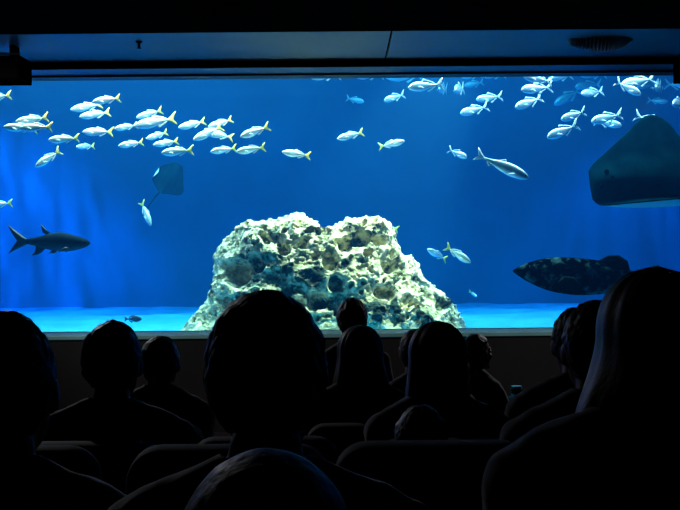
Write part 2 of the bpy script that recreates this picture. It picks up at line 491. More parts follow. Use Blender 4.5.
G_SCHOOL = 'yellow-tailed silvery fish of the school'
G_FAR = 'pale blue-silver fish under the top of the window'
proto = {
    'Y': make_fish('yellowtail_fish', 'jack', M['jack_skin'], M['pale_fin'], M['yellow_fin']),
    'J': make_fish('silver_fish', 'silver', M['silver_skin'], M['silver_fin'], M['silver_fin']),
}
used = set()
FISH = [
    # kind, nose, tail, distance, depth offset of the tail, label
    ('Y', (-20, 99), (12, 95), 13.2, .05, 'white fish under the black box beside the school, its head out of the picture'),
    ('Y', (15, 122), (49, 117), 13.0, .05, 'bright white fish, uppermost of the overlapping three that lead the school'),
    ('Y', (19, 128), (53, 127), 12.7, -.05, 'yellow-tailed fish, tail sticking out below and behind the overlapping leading three'),
    ('Y', (3, 127), (38, 129), 12.9, .08, 'white-headed fish in front of all others at the very tip of the school'),
    ('Y', (48, 140), (80, 138), 13.0, .05, 'plump white fish with dark belly mark, just below the leading three'),
    ('Y', (76, 147), (95, 146), 14.2, .25, 'small faint fish tucked under the yellow tail of the plump white fish'),
    ('Y', (35, 167), (61, 150), 13.0, .15, 'lone yellow-tailed fish tilted nose down beneath the leading end of the school'),
    ('Y', (92, 102), (121, 98), 13.3, .05, 'topmost fish of the school, swimming above an overlapping bluish pair'),
    ('Y', (70, 110), (103, 104), 13.8, .1, 'bluish fish, forward one of the overlapping pair beneath the topmost fish'),
    ('Y', (79, 117), (111, 112), 13.5, .1, 'bluish yellow-tailed fish, rear one of the pair beneath the topmost fish'),
    ('Y', (82, 132), (114, 132), 13.4, -.08, 'level fish with faint thin tail, directly behind the plump white fish'),
    ('Y', (114, 129), (138, 125), 13.6, .12, 'small pale fish whose tail touches the nose of the long overlapped fish'),
    ('Y', (118, 146), (144, 142), 13.6, .12, 'fish with pale forked tail swimming lowest and alone below the middle of the school'),
    ('Y', (136, 118), (163, 110), 13.9, .15, 'white-backed fish resting just above the long overlapped fish'),
    ('Y', (134, 126), (177, 118), 13.3, .02, 'longest fish in the middle of the school, overlapped by the white-backed fish above it'),
    ('Y', (146, 139), (168, 132), 13.9, .18, 'short fish with yellow tail just beneath the longest fish'),
    ('Y', (153, 145), (179, 141), 13.5, .12, 'fish just above the one that swims over the teal ray'),
    ('Y', (161, 153), (194, 150), 13.1, -.05, 'yellow-tailed fish right over the head of the teal ray'),
    ('Y', (178, 128), (206, 121), 13.5, .1, 'rounded fish just ahead of the crossing trio behind the middle of the school'),
    ('Y', (208, 127), (233, 119), 13.7, .12, 'uppermost fish of the crossing trio'),
    ('Y', (193, 140), (223, 126), 13.3, .1, 'pale fish slanting upward through the crossing trio'),
    ('Y', (204, 132), (234, 138), 13.5, .1, 'fish of the crossing trio with its yellow tail pointing down'),
    ('Y', (240, 137), (270, 126), 13.2, .1, 'fish climbing tail up, behind the crossing trio and above the low pair'),
    ('Y', (210, 152), (237, 148), 13.6, .12, 'smaller front fish of the low pair swimming nose to tail'),
    ('Y', (236, 152), (266, 147), 13.2, .08, 'bigger rear fish of the low pair swimming nose to tail'),
    ('Y', (282, 152), (311, 156), 13.2, .08, 'straggler with dipped yellow tail, last in the school above the rock'),
    ('Y', (337, 139), (364, 132), 13.5, .12, 'single pale fish above the notch in the rock top, heading towards the school'),
    ('Y', (405, 141), (378, 147), 13.6, .12, 'single pale fish above the rock that turns away from the school'),
    ('Y', (-16, 205), (13, 203), 13.6, .1, 'fish above the dark tarpon, mostly out of the picture'),
    ('Y', (151, 226), (141, 201), 14.2, .1, 'small pale fish diving steeply below the teal ray'),
    ('Y', (427, 249), (447, 260), 13.6, .2, 'smaller slender fish, ahead of the pair beside the rock'),
    ('Y', (471, 263), (445, 246), 13.2, .12, 'larger white-backed fish of the pair beside the rock'),
    ('Y', (477, 297), (469, 291), 15.2, .12, 'tiny fish low between the rock and the spotted grouper'),
    ('Y', (374, 222), (399, 230), 13.8, .1, 'yellow-tailed fish peeking out from behind the rock top'),
    ('J', (364, 102), (346, 98), 15.6, .12, 'faint bluish fish alone under the window top, facing away from the school'),
    ('J', (384, 101), (405, 94), 14.4, .15, 'small bright-faced fish just under the brilliant white fish'),
    ('J', (309, 77), (341, 74), 14.6, .1, 'first fish cut by the window top, over the notch in the rock'),
    ('J', (354, 76), (384, 74), 15.8, .1, 'second, dim fish cut by the window top over the rock'),
    ('J', (385, 77), (425, 75), 15.6, .1, 'third, long dim fish cut by the window top over the rock'),
    ('J', (408, 88), (444, 84), 13.2, .05, 'brilliant white fish, the brightest one under the window top'),
    ('J', (439, 89), (447, 89), 15.0, .5, 'dim round fish seen end-on at the tail of the brilliant white fish'),
    ('J', (455, 90), (464, 88), 14.4, .5, 'bright round fish seen end-on to the right of the brilliant white fish'),
    ('J', (461, 77), (482, 74), 15.8, .1, 'faint fish cut by the window top above the end-on fish'),
    ('J', (464, 86), (484, 82), 16.4, .1, 'very faint fish above the bright-faced overlapping pair'),
    ('J', (481, 76), (506, 74), 16.0, .1, 'faint fish cut by the window top above the bright-faced overlapping pair'),
    ('J', (467, 158), (448, 149), 13.6, .15, 'blue fish tilted nose down in front of the long striped silver fish'),
    ('J', (460, 114), (489, 106), 14.0, .08, 'lower fish of the bright-faced overlapping pair'),
    ('J', (476, 100), (503, 96), 14.4, .1, 'upper fish of the bright-faced overlapping pair'),
    ('J', (523, 76), (553, 82), 13.6, .1, 'white fish cut by the window top with its tail drooping over the fish below'),
    ('J', (548, 79), (573, 75), 15.4, .1, 'dim fish cut by the window top behind the drooping tail'),
    ('J', (521, 90), (553, 87), 13.8, .1, 'bright-headed fish right below the one with the drooping tail'),
    ('J', (515, 108), (543, 97), 13.9, .12, 'fish with raised bright tail, lowest of the column of three'),
    ('J', (554, 105), (582, 89), 16.6, .1, 'blurred tailless-looking fish slanting upward in the haze'),
    ('J', (581, 94), (604, 91), 14.6, .2, 'dim fish with a bright tail stalk above the two tilted fish'),
    ('J', (575, 87), (602, 84), 16.6, .1, 'hazy fish overlapping the one with the bright tail stalk'),
    ('J', (579, 75), (607, 73), 16.0, .1, 'long dim fish cut by the window top above the hazy fish'),
    ('J', (561, 120), (586, 111), 13.7, .12, 'upper of the two tilted fish ahead of the big ray, with an upright forked tail'),
    ('J', (547, 138), (579, 124), 13.5, .05, 'lower of the two tilted fish ahead of the big ray'),
    ('J', (591, 122), (623, 114), 13.9, .08, 'upper fish of the crossing pair right above the snout of the big ray'),
    ('J', (622, 126), (594, 121), 14.1, .08, 'lower fish of the crossing pair, facing the big ray'),
    ('J', (668, 126), (634, 115), 13.6, .05, 'fish half hidden behind the raised wing of the big ray'),
    ('J', (641, 95), (615, 81), 13.6, .08, 'bright fish with upright tail swimming downward into the tangle above the big ray'),
    ('J', (621, 85), (656, 78), 13.9, .05, 'bright arched fish across the top of the tangle above the big ray'),
    ('J', (637, 87), (659, 83), 15.8, .1, 'dim fish underneath the bright arched fish'),
    ('J', (623, 73), (652, 71), 14.8, .1, 'fish cut by the window top above the bright arched fish'),
    ('J', (656, 87), (661, 86), 14.6, .55, 'narrow fish seen end-on next to the bright arched fish'),
    ('J', (668, 102), (647, 100), 16.0, .1, 'dim oval fish above the raised wing of the big ray'),
    ('J', (696, 86), (664, 84), 15.6, .1, 'dim fish under the black box at the right'),
    ('J', (673, 104), (684, 102), 14.0, .4, 'bright fish turned end-on at the right edge above the big ray'),
]
for k, nose, tail, d, dz, label in FISH:
    o = proto[k] if k not in used else dup(proto[k])
    used.add(k)
    pose_fish(o, nose, tail, d, dz, roll=0.12 * math.sin(nose[0] * 1.7))
    tag(o, label, 'fish', G_SCHOOL if k == 'Y' else G_FAR)

o = make_fish('ladyfish', 'lady', M['lady_skin'], M['silver_fin'], M['silver_fin'])
pose_fish(o, (529, 178), (475, 154), 12.8, .1)
tag(o, 'long slim silver fish with dark flank and bright outline tilted nose down', 'fish')
o = make_fish('tarpon', 'tarpon', M['tarpon_skin'], M['tarpon_fin'], M['tarpon_fin'])
pose_fish(o, (90, 243), (7, 241), 12.4, .05)
tag(o, 'large dark fish with forked tail gliding over bright blue water below the school', 'fish')
o = make_fish('grouper', 'grouper', M['grouper_skin'], M['grouper_fin'], M['grouper_fin'])
pose_fish(o, (513, 271), (668, 284), 12.2, .05)
tag(o, 'huge dark mottled grouper swimming low with its tail behind a spectator\'s head', 'fish')
o = make_fish('reef_fish', 'reef', M['dark_skin'], M['dark_skin'], M['dark_skin'])
pose_fish(o, (142, 319), (124, 319), 13.2, .05)
tag(o, 'small black fish hovering just over the pale sand beside the rock', 'fish')


# ------------------------------------------------------------------ rays
def make_ray(name, wings, belly):
    """A kite-shaped ray: x forward, wings swung out along the two given directions (y, z)."""
    root = empty(name)
    NU, NV = 44, 56
    left, right = wings
    # outline: half span at each station, snout at x = 0.5
    tx = [0, .05, .16, .34, .52, .68, .82, .93, 1]
    hs = [.13, .20, .30, .47, .64, .60, .40, .20, .09]
    th = [.02, .055, .085, .10, .095, .075, .05, .03, .012]

    def centre(s, half):
        """Point of the mid sheet at share s in [-1, 1] of the half span."""
        d = left if s > 0 else right
        q = abs(s) * half
        up = Vector((0, 0.0, 1))
        y, z = d(q)
        return y, z
    top, bot = [], []
    V = []
    for k in range(NU):
        t = k / (NU - 1)
        x = 0.5 - 1.0 * t
        half = smooth_interp(tx, hs, t)
        thick = smooth_interp(tx, th, t)
        for side in (1, -1):
            for i in range(NV + 1):
                s = -1 + 2 * i / NV
                y, z = centre(s, half)
                e = 0.02
                y2, z2 = centre(min(s + e, 1), half); y1, z1 = centre(max(s - e, -1), half)
                n = Vector((0, -(z2 - z1), (y2 - y1)))
                n = n.normalized() if n.length > 1e-6 else Vector((0, 0, 1))
                hump = thick * (max(0, 1 - abs(s) ** 1.3)) ** 0.8 * (0.45 + 0.75 * math.exp(-(s * half / 0.22) ** 2))
                off = hump * (1.0 if side > 0 else -0.45) + (0.004 if side > 0 else -0.004)
                swing = -0.10 * (abs(s) * half) ** 2
                V.append((x + swing, y + n.y * off, z + n.z * off))
    W = NV + 1
    Fc = []
    for k in range(NU - 1):
        for side in (0, 1):
            for i in range(NV):
                a = (k * 2 + side) * W + i
                b = ((k + 1) * 2 + side) * W + i
                q = [a, a + 1, b + 1, b]
                if side == 0: q.reverse()
                Fc.append(q)
        for i, flip in ((0, False), (NV, True)):
            a, a2 = (k * 2) * W + i, (k * 2 + 1) * W + i
            b, b2 = ((k + 1) * 2) * W + i, ((k + 1) * 2 + 1) * W + i
            q = [a, a2, b2, b]
            if flip: q.reverse()
            Fc.append(q)
    for k in (0, NU - 1):
        for i in range(NV):
            q = [(k * 2) * W + i, (k * 2) * W + i + 1, (k * 2 + 1) * W + i + 1, (k * 2 + 1) * W + i]
            if k: q.reverse()
            Fc.append(q)
    ob = mesh_obj('body', V, Fc, M['ray_skin'], root, materials=[M['ray_skin'], belly])
    for p in ob.data.polygons:
        if p.index % (2 * NV + 2) >= NV and p.index % (2 * NV + 2) < 2 * NV and p.index < (NU - 1) * (2 * NV + 2):
            p.material_index = 1
    # whip tail
    rings = []
    for k in range(16):
        t = k / 15
        r = 0.028 * (1 - t) + 0.005
        c = Vector((-0.46 - 0.95 * t, 0.03 * math.sin(t * 4), 0.03 + 0.05 * t))
        rings.append([(c.x, c.y + r * math.cos(a), c.z + r * math.sin(a)) for a in [2 * PI * i / 10 for i in range(10)]])
    V, Fc = loft(rings)
    mesh_obj('tail', V, Fc, M['ray_skin'], root)
    return root


def ray_bits(root, pts):
    for (nm, c, r, rot) in pts:
        bm = bmesh.new()
        bmesh.ops.create_uvsphere(bm, u_segments=14, v_segments=10, radius=1.0)
        o = bm_obj(nm, bm, M['ray_mark'], root, True)
        o.scale = r
        o.location = c
        o.rotation_euler = rot

def place_axes(o, loc, fwd, up, s):
    x = Vector(fwd).normalized()
    y = Vector(up).cross(x).normalized()
    z = x.cross(y)
    o.matrix_world = Matrix.Translation(loc) @ Matrix((x, y, z)).transposed().to_4x4() @ Matrix.Scale(s, 4)


def near_wing(q):
    if q < .15:
        return (.38 * q, -.93 * q)
    f = min(q - .15, .08) / .08
    e = max(0, q - .23)
    return (.057 + .08 * (.38 + .45 * f) * f + .92 * e, -.1395 - .08 * (.93 * f - .46 * f * f) + .05 * e)


big = make_ray('ray', (near_wing, lambda q: (-q * .38, q * .93)), M['ray_belly'])
ray_bits(big, [('eye', (.375, .050, .105), (.020, .012, .020), (0, 0, 0)), ('spiracle', (.325, .085, .035), (.016, .014, .040), (0, .55, 0)),
               ('nostril', (.43, .085, -.02), (.014, .012, .010), (0, 0, 0))])
Lr = 1.5
place_axes(big, P(590, 184, 12.5) + Vector((Lr * .5, 0, 0)), (-1, -.02, -.02), (0, 0, 1), Lr)
tag(big, 'big dark teal ray with raised wing entering at the right edge', 'ray')
def curled(q):
    if q < .20:
        return (q, 0)
    f = (q - .20) / .16
    return (.20 + .16 * math.sin(f), .16 * (1 - math.cos(f)))


small = make_ray('ray', (curled, lambda q: (-q * .6, -q * .7)), M['pale_belly'])
place_axes(small, P(170, 178, 15.5), (.5, .25, .8), (-.1, -1, .35), .54)
tag(small, 'teal ray banking steeply below the school, one pale wing edge showing', 'ray')

# ------------------------------------------------------------------ rock
def rock_material():
    m = bpy.data.materials.new('coral_rock')
    m.use_nodes = True
    nt = m.node_tree
    b = nt.nodes['Principled BSDF']
    b.inputs['Roughness'].default_value = 0.9
    b.inputs['Specular IOR Level'].default_value = 0.15
    tc = nt.nodes.new('ShaderNodeTexCoord')
    n1 = nt.nodes.new('ShaderNodeTexNoise'); n1.inputs['Scale'].default_value = 3.4; n1.inputs['Detail'].default_value = 8; n1.inputs['Roughness'].default_value = 0.62
    n2 = nt.nodes.new('ShaderNodeTexNoise'); n2.inputs['Scale'].default_value = 13.0; n2.inputs['Detail'].default_value = 5
    r1 = nt.nodes.new('ShaderNodeValToRGB')
    r1.color_ramp.elements[0].position, r1.color_ramp.elements[0].color = 0.40, (0.022, 0.045, 0.042, 1)  # random dark patches: algae tone mixed with pit shade put into the colour
    r1.color_ramp.elements[1].position, r1.color_ramp.elements[1].color = 0.49, (0.80, 0.72, 0.48, 1)
    r2 = nt.nodes.new('ShaderNodeValToRGB')
    r2.color_ramp.elements[0].position, r2.color_ramp.elements[0].color = 0.36, (0.22, 0.25, 0.17, 1)
    r2.color_ramp.elements[1].position, r2.color_ramp.elements[1].color = 0.56, (1, 1, 1, 1)
    mx = nt.nodes.new('ShaderNodeMix'); mx.data_type = 'RGBA'; mx.blend_type = 'MULTIPLY'; mx.inputs[0].default_value = 0.8
    for n in (n1, n2):
        nt.links.new(tc.outputs['Object'], n.inputs['Vector'])
    nt.links.new(n1.outputs['Fac'], r1.inputs['Fac']); nt.links.new(n2.outputs['Fac'], r2.inputs['Fac'])
    nt.links.new(r1.outputs['Color'], mx.inputs[6]); nt.links.new(r2.outputs['Color'], mx.inputs[7])
    nt.links.new(mx.outputs[2], b.inputs['Base Color'])
    bp = nt.nodes.new('ShaderNodeBump'); bp.inputs['Strength'].default_value = 0.9; bp.inputs['Distance'].default_value = 0.05
    nt.links.new(n2.outputs['Fac'], bp.inputs['Height']); nt.links.new(bp.outputs['Normal'], b.inputs['Normal'])
    return m


def build_rock():
    D = 12.55
    base = SAND - 0.08
    # outline heights above eye level read across the rock's width
    prof = [(176, 333), (183, 328), (205, 305), (212, 285), (215, 258), (228, 236), (245, 224), (270, 221), (295, 216), (310, 222), (322, 232), (335, 227), (348, 220), (368, 217), (388, 221), (398, 234), (401, 248), (415, 257), (425, 280), (436, 292), (450, 302), (463, 321), (470, 333)]
    pts = [P(px, py, D) for px, py in prof]
    xs = [p.x for p in pts]; zs = [p.z for p in pts]
    x0, x1 = xs[0], xs[-1]

    def topz(x):
        return float(np.interp(x, xs, zs))
    NV_, NA = 200, 760
    zmax = max(zs)
    V = []

    def span(z):
        """Left and right limits of the outline at height z (widest)."""
        lo = hi = None
        for i in range(len(xs) - 1):
            if (zs[i] - z) * (zs[i + 1] - z) <= 0 and zs[i] != zs[i + 1]:
                x = xs[i] + (xs[i + 1] - xs[i]) * (z - zs[i]) / (zs[i + 1] - zs[i])
                lo = x if lo is None else min(lo, x)
                hi = x if hi is None else max(hi, x)
        if lo is None:
            return x0, x1
        return lo, hi
    flat = base + 0.90 * (zmax - base)
    l0, r0 = span(flat - 0.02)
    for k in range(NV_):
        t = k / (NV_ - 1)
        if t < 0.72:
            z = base + (flat - base) * (t / 0.72)
            l, r = span(min(max(z, zs[0] + .01), flat - 0.02))
            shrink = 1.0
            zz = z
        else:
            q = (t - 0.72) / 0.28
            shrink = math.cos(q * PI / 2) ** 0.7 if q < 1 else 0.0
            l, r = l0, r0
            zz = None
        cx, hx = (l + r) / 2, (r - l) / 2
        vt = min(t / 0.72, 1)
        hy = (0.85 - 0.38 * vt ** 1.2)
        for i in range(NA):
            a = 2 * PI * i / NA
            # more vertices on the side towards the viewers
            a = a + 0.35 * math.cos(a)
            c, s = math.cos(a), math.sin(a)
            x = cx + hx * shrink * (abs(c) ** 0.8) * (1 if c > 0 else -1)
            y = D + 0.12 + hy * shrink * (abs(s) ** 0.85) * (1 if s > 0 else -1)
            if zz is None:
                q = (t - 0.72) / 0.28
                z = flat + (topz(x) - flat) * math.sin(q * PI / 2) ** 0.8
            else:
                z = zz
            V.append(Vector((x, y, z)))
    Fc = []
    for k in range(NV_ - 1):
        for i in range(NA):
            j = (i + 1) % NA
            Fc.append([k * NA + i, k * NA + j, (k + 1) * NA + j, (k + 1) * NA + i])
    me = bpy.data.meshes.new('tmp'); me.from_pydata([tuple(v) for v in V], [], Fc); me.update()
    nrm = [Vector(v.normal) for v in me.vertices]
    bpy.data.meshes.remove(me)
    cen = Vector((0, D, EYE - 0.4))
    cav = [(P(238, 272, D), .20, .34), (P(258, 262, D), .13, .20), (P(360, 240, D), .11, .2), (P(346, 243, D), .10, .18), (P(378, 242, D), .08, .18), (P(392, 262, D), .16, .16), (P(330, 260, D), .12, .16), (P(316, 297, D), .14, .2),
           (P(285, 250, D), .09, .15), (P(336, 282, D), .10, .16), (P(440, 305, D), .10, .12), (P(405, 300, D), .10, .10), (P(228, 300, D), .10, .12), (P(385, 290, D), .13, .14), (P(268, 240, D), .07, .12)]
    out = []
    for v, n in zip(V, nrm):
        if (v - cen).dot(n) < 0:
            n = -n
        p = v
        d = 0.085 * noise.fractal(p * 2.0, 0.9, 2.1, 4)
        d += 0.05 * (1 - 2 * abs(noise.noise(p * 4.3 + Vector((3, 1, 7))))) - 0.03
        for fq, dep, rad, off in ((4.6, .10, .34, 0), (8.0, .13, .46, 11), (13, .085, .50, 23), (24, .035, .50, 37)):
            w = p + 0.06 * noise.noise_vector(p * 5)
            dd, cells = noise.voronoi(w * fq + Vector((off, off * .7, off * .3)))
            h = noise.cell(cells[0] * 7.31 + Vector((.5, .5, .5)))
            if h > 0.38:
                rr = rad * (0.6 + 0.5 * abs(noise.cell(cells[0] * 3.77 + Vector((4, 2, 8)))))
                q = max(0.0, min(1.0, (rr - dd[0]) / (rr * 0.55)))
                d -= dep * q * q * (3 - 2 * q)
                # raised lip round each hole
                d += dep * 0.18 * math.exp(-((dd[0] - rr) / 0.10) ** 2)
        for c, rad, dep in cav:
            if v.y < D + 0.1:
                e = math.hypot((v.x - c.x) / (rad * 1.1), (v.z - c.z) / rad)
                e += 0.35 * noise.noise(p * 6 + Vector((5, 5, 5)))
                q = max(0.0, min(1.0, (1 - e) / 0.45))
                d -= dep * q * q * (3 - 2 * q)
        d += 0.012 * noise.noise(p * 38)
        fade = min(1.0, max(0.15, (v.z - base) / 0.25))
        out.append(v + n * d * fade)
    # close the crown
    return mesh_obj('coral_rock', out, Fc, rock_material())


rock = build_rock()
tag(rock, 'huge pale pitted coral rock standing on the sand in the middle of the tank', 'rock')

# ------------------------------------------------------------------ things hung from the soffit
def loudspeaker(x0, x1, ytop, ybot, yd, label, armlen):
    zt = P(340, ytop, yd).z; zb = P(340, ybot, yd + .36).z
    root = empty('loudspeaker', ((x0 + x1) / 2, yd + .18, zb))
    w = x1 - x0
    inv = Matrix.Translation(root.location).inverted()
    o = box('cabinet', (x0, yd, zb), (x1, yd + .36, zt), M['speaker_body'], root, 0.008); o.matrix_parent_inverse = inv
    o = box('top_rail', (x0, yd + .02, zt + .012), (x1 - .008, yd + .05, zt + .034), M['speaker_trim'], root, 0.003); o.matrix_parent_inverse = inv
    for bx in (x0 + .08, x1 - .14):
        o = box('mounting_bracket', (bx, yd + .10, zt - .004), (bx + .05, yd + .26, SOFF), M['black_paint'], root, 0.003); o.matrix_parent_inverse = inv
    bm = bmesh.new()
    for k in range(12):
        z = zb + .03 + (zt - zb - .06) * k / 11
        add_box(bm, (x0 + .03, yd - .006, z - .005), (x1 - .03, yd + .004, z + .005))
    o = bm_obj('front_grille', bm, M['black_paint'], root); o.matrix_parent_inverse = inv
    return tag(root, label, 'speaker')


xl = P(32, 68, 9.96).x
loudspeaker(xl - .56, xl, 52.5, 83, 9.6, 'black box loudspeaker hanging over the window beside the fish school', .1)
xr = P(673, 70, 9.96).x
loudspeaker(xr, xr + .56, 57, 87, 9.6, 'black box loudspeaker hanging at the window corner above the big ray', .1)

# small dark sensor hook on the soffit
c = P(138, 40, 9.55)
root = empty('ceiling_sprinkler', (c.x, 9.6, SOFF + .004))
bm = bmesh.new(); bmesh.ops.create_cone(bm, cap_ends=True, segments=16, radius1=.022, radius2=.04, depth=.02, matrix=Matrix.Translation((0, 0, -.01)))
bm_obj('flange', bm, M['black_paint'], root)
bm = bmesh.new(); bmesh.ops.create_cone(bm, cap_ends=True, segments=12, radius1=.012, radius2=.012, depth=.05, matrix=Matrix.Translation((0, 0, -.04)))
bm_obj('nozzle', bm, M['black_paint'], root)
bm = bmesh.new(); bmesh.ops.create_cone(bm, cap_ends=True, segments=16, radius1=.024, radius2=.018, depth=.006, matrix=Matrix.Translation((0, 0, -.068)))
bm_obj('deflector', bm, M['black_paint'], root)
tag(root, 'tiny dark sprinkler head on the blue-lit soffit above the fish school', 'sprinkler')

# half-bowl ribbed fixture hanging on the blue band
yd = 9.75
a, b = P(569, 40, yd), P(634, 39, yd)
cx, w = (a.x + b.x) / 2, (b.x - a.x) / 2
zt = P(602, 39, yd).z
root = empty('ribbed_lamp_bowl', (cx, yd, zt))
rings = []
for k in range(12):
    t = k / 11
    r = math.cos(t * PI / 2) ** 0.8 + 0.001
    z = -0.085 * math.sin(t * PI / 2)
    rings.append([(w * .93 * r * math.cos(q), .16 * r * math.sin(q), z) for q in [2 * PI * i / 40 for i in range(40)]])
V, Fc = loft(rings)
mesh_obj('bowl', V, Fc, M['black_paint'], root)
bm = bmesh.new()
for i in range(26):
    q = PI * (1 + (i + .5) / 26)
    cxq, sq = math.cos(q), math.sin(q)
    p0 = Vector((w * 1.0 * cxq - .015, .18 * sq, -.01)); p1 = Vector((w * .86 * cxq - .04, .15 * sq, -.035 - .115 * abs(sq)))
    m = Matrix.Translation((p0 + p1) / 2) @ (p1 - p0).to_track_quat('Z', 'Y').to_matrix().to_4x4()
    add_box(bm, (-.007, -.01, -(p1 - p0).length / 2), (.007, .01, (p1 - p0).length / 2), 0, 1, m)
bm_obj('rib_ring', bm, M['pale_rib'], root)
box('hanger', (-.02, -.02, 0), (.02, .02, SOFF - zt), M['black_paint'], root)
tag(root, 'dark half-bowl lamp with pale ribs hanging on the blue band above the window', 'lamp')

# ------------------------------------------------------------------ light
def area(name, loc, target, sx, sy, power, col, spread=PI):
    l = bpy.data.lights.new(name, 'AREA')
    l.shape = 'RECTANGLE'; l.size = sx; l.size_y = sy; l.energy = power; l.color = col; l.spread = spread
    o = bpy.data.objects.new(name, l); link(o)
    o.location = loc
    o.rotation_euler = (Vector(target) - Vector(loc)).to_track_quat('-Z', 'Y').to_euler()
    return o


def spot(name, loc, target, power, col, ang, blend=0.6, rad=0.1):
    l = bpy.data.lights.new(name, 'SPOT')
    l.energy = power; l.color = col; l.spot_size = math.radians(ang); l.spot_blend = blend; l.shadow_soft_size = rad
    o = bpy.data.objects.new(name, l); link(o)
    o.location = loc
    o.rotation_euler = (Vector(target) - Vector(loc)).to_track_quat('-Z', 'Y').to_euler()
    return o


def ripple(o, scale, lo, hi):
    '''Breaks a lamp's beam up the way a rippled water surface does.'''
    l = o.data
    l.use_nodes = True
    nt = l.node_tree
    em = nt.nodes['Emission']
    tc = nt.nodes.new('ShaderNodeTexCoord')
    mp = nt.nodes.new('ShaderNodeMapping')
    mp.inputs['Scale'].default_value = (scale * 2.0, scale * .5, scale * .5)
    n = nt.nodes.new('ShaderNodeTexNoise')
    n.inputs['Scale'].default_value = 1.0
    n.inputs['Detail'].default_value = 3
    r = nt.nodes.new('ShaderNodeMapRange')
    r.inputs['From Min'].default_value = 0.35
    r.inputs['From Max'].default_value = 0.65
    r.inputs['To Min'].default_value = lo
    r.inputs['To Max'].default_value = hi
    nt.links.new(tc.outputs['Normal'], mp.inputs[0]); nt.links.new(mp.outputs[0], n.inputs['Vector'])
    nt.links.new(n.outputs['Fac'], r.inputs['Value']); nt.links.new(r.outputs[0], em.inputs['Strength'])


def LIGHTS():
    area('tank_flood', (-1.5, 14.2, R(3.7)), (-1.5, 14.2, 0), 11.5, 3.2, 330, (0.16, 0.80, 1.0))
    area('back_flood', (-2, 16.9, R(3.7)), (-2, 17.6, R(-1)), 11, 0.8, 40, (0.16, 0.80, 1.0))
    spot('rock_spot', (1.9, 11.7, R(3.6)), (0.05, 12.4, R(-0.35)), 7200, (1.0, 0.64, 0.38), 40, 0.5, 0.05)
    area('school_flood', (-2.6, 13.1, R(3.8)), (-2.6, 13.2, 0), 5.5, 1.2, 760, (1.0, 0.84, 0.68), 2.0)
    area('upper_flood', (2.9, 13.6, R(3.8)), (2.9, 13.7, 0), 4.5, 1.2, 400, (1.0, 0.93, 0.88), 2.0)
    o = spot('corner_spot', (-6.2, 14.0, R(3.5)), (-6.2, 18.0, R(-0.7)), 3600, (0.05, 0.36, 1.0), 70, 0.9, 0.03)
    ripple(o, 9.0, 0.2, 1.7)
    o = spot('right_spot', (6.0, 16.0, R(3.4)), (5.2, 18.0, R(-0.9)), 800, (0.03, 0.40, 1.0), 75, 0.9, 0.03)
    ripple(o, 9.0, 0.4, 1.5)
    # added fill lamps, out of view and without fixtures, to rim the audience
    for hx in (-3.85, 3.85):
        spot('audience_rim_fill', (hx, 10.3, R(1.85)), (hx * .1, 2.6, R(-0.4)), 210, (0.95, 0.97, 1.0), 60, 0.8, 0.05)
    for hx in (-5.2, 5.2):  # two more added lamps, unseen, that brighten the sill and front wall
        spot('sill_fill', (hx, 8.4, R(1.95)), (hx * .1, 10.6, R(-0.9)), 360, (0.9, 1.0, 1.0), 60, 0.8, 0.05)


LIGHTS()
w = bpy.data.worlds.new('world'); SC.world = w
w.use_nodes = True
w.node_tree.nodes['Background'].inputs[0].default_value = (0, 0, 0, 1)
w.node_tree.nodes['Background'].inputs[1].default_value = 0
SC.view_settings.view_transform = 'Standard'
SC.view_settings.look = 'None'
SC.view_settings.gamma = 1
SC.view_settings.use_curve_mapping = False
SC.view_settings.exposure = 0.0
SC.cycles.transparent_max_bounces = 16
SC.cycles.max_bounces = 8
SC.cycles.volume_bounces = 0
SC.cycles.caustics_reflective = False
SC.cycles.caustics_refractive = False
SC.cycles.sample_clamp_indirect = 4.0

# ------------------------------------------------------------------ theatre seats
def seat_parts():
    root = empty('theatre_seat')
    box('seat_cushion', (-.19, -.02, .30), (.19, .46, .415), M['upholstery'], root, 0.04, 3)
    tilt = Matrix.Translation((0, -.05, .40)) @ Matrix.Rotation(math.radians(8), 4, 'X')
    bm = bmesh.new()
    add_box(bm, (-.212, -.10, -.06), (.212, -.02, .585), 0)
    vert = [e for e in bm.edges if abs(e.verts[0].co.y - e.verts[1].co.y) > .05 and e.verts[0].co.z > .3]
    bmesh.ops.bevel(bm, geom=vert, offset=.07, segments=6, profile=.5, affect='EDGES')
    bmesh.ops.bevel(bm, geom=[e for e in bm.edges if e.calc_face_angle(0) > .9], offset=.02, segments=3, profile=.5, affect='EDGES')
    bmesh.ops.transform(bm, matrix=tilt, verts=bm.verts)
    bm_obj('backrest', bm, M['upholstery'], root, True)
    for s in (-1, 1):
        box('armrest', (s * .205 - .013, .0, .525), (s * .205 + .013, .36, .565), M['seat_metal'], root, .012)
        box('side_support', (s * .205 - .011, .04, 0.0), (s * .205 + .011, .20, .53), M['seat_metal'], root, .006)
    return root


seat0 = seat_parts()
seat_used = [False]


def seat(x, d, fl, label, yaw=0):
    o = dup(seat0) if seat_used[0] else seat0
    seat_used[0] = True
    o.location = (x + .10 * math.sin(yaw), d - .02 - .10 * math.cos(yaw), R(fl))
    o.rotation_euler = (0, 0, yaw)
    return tag(o, label, 'seat')


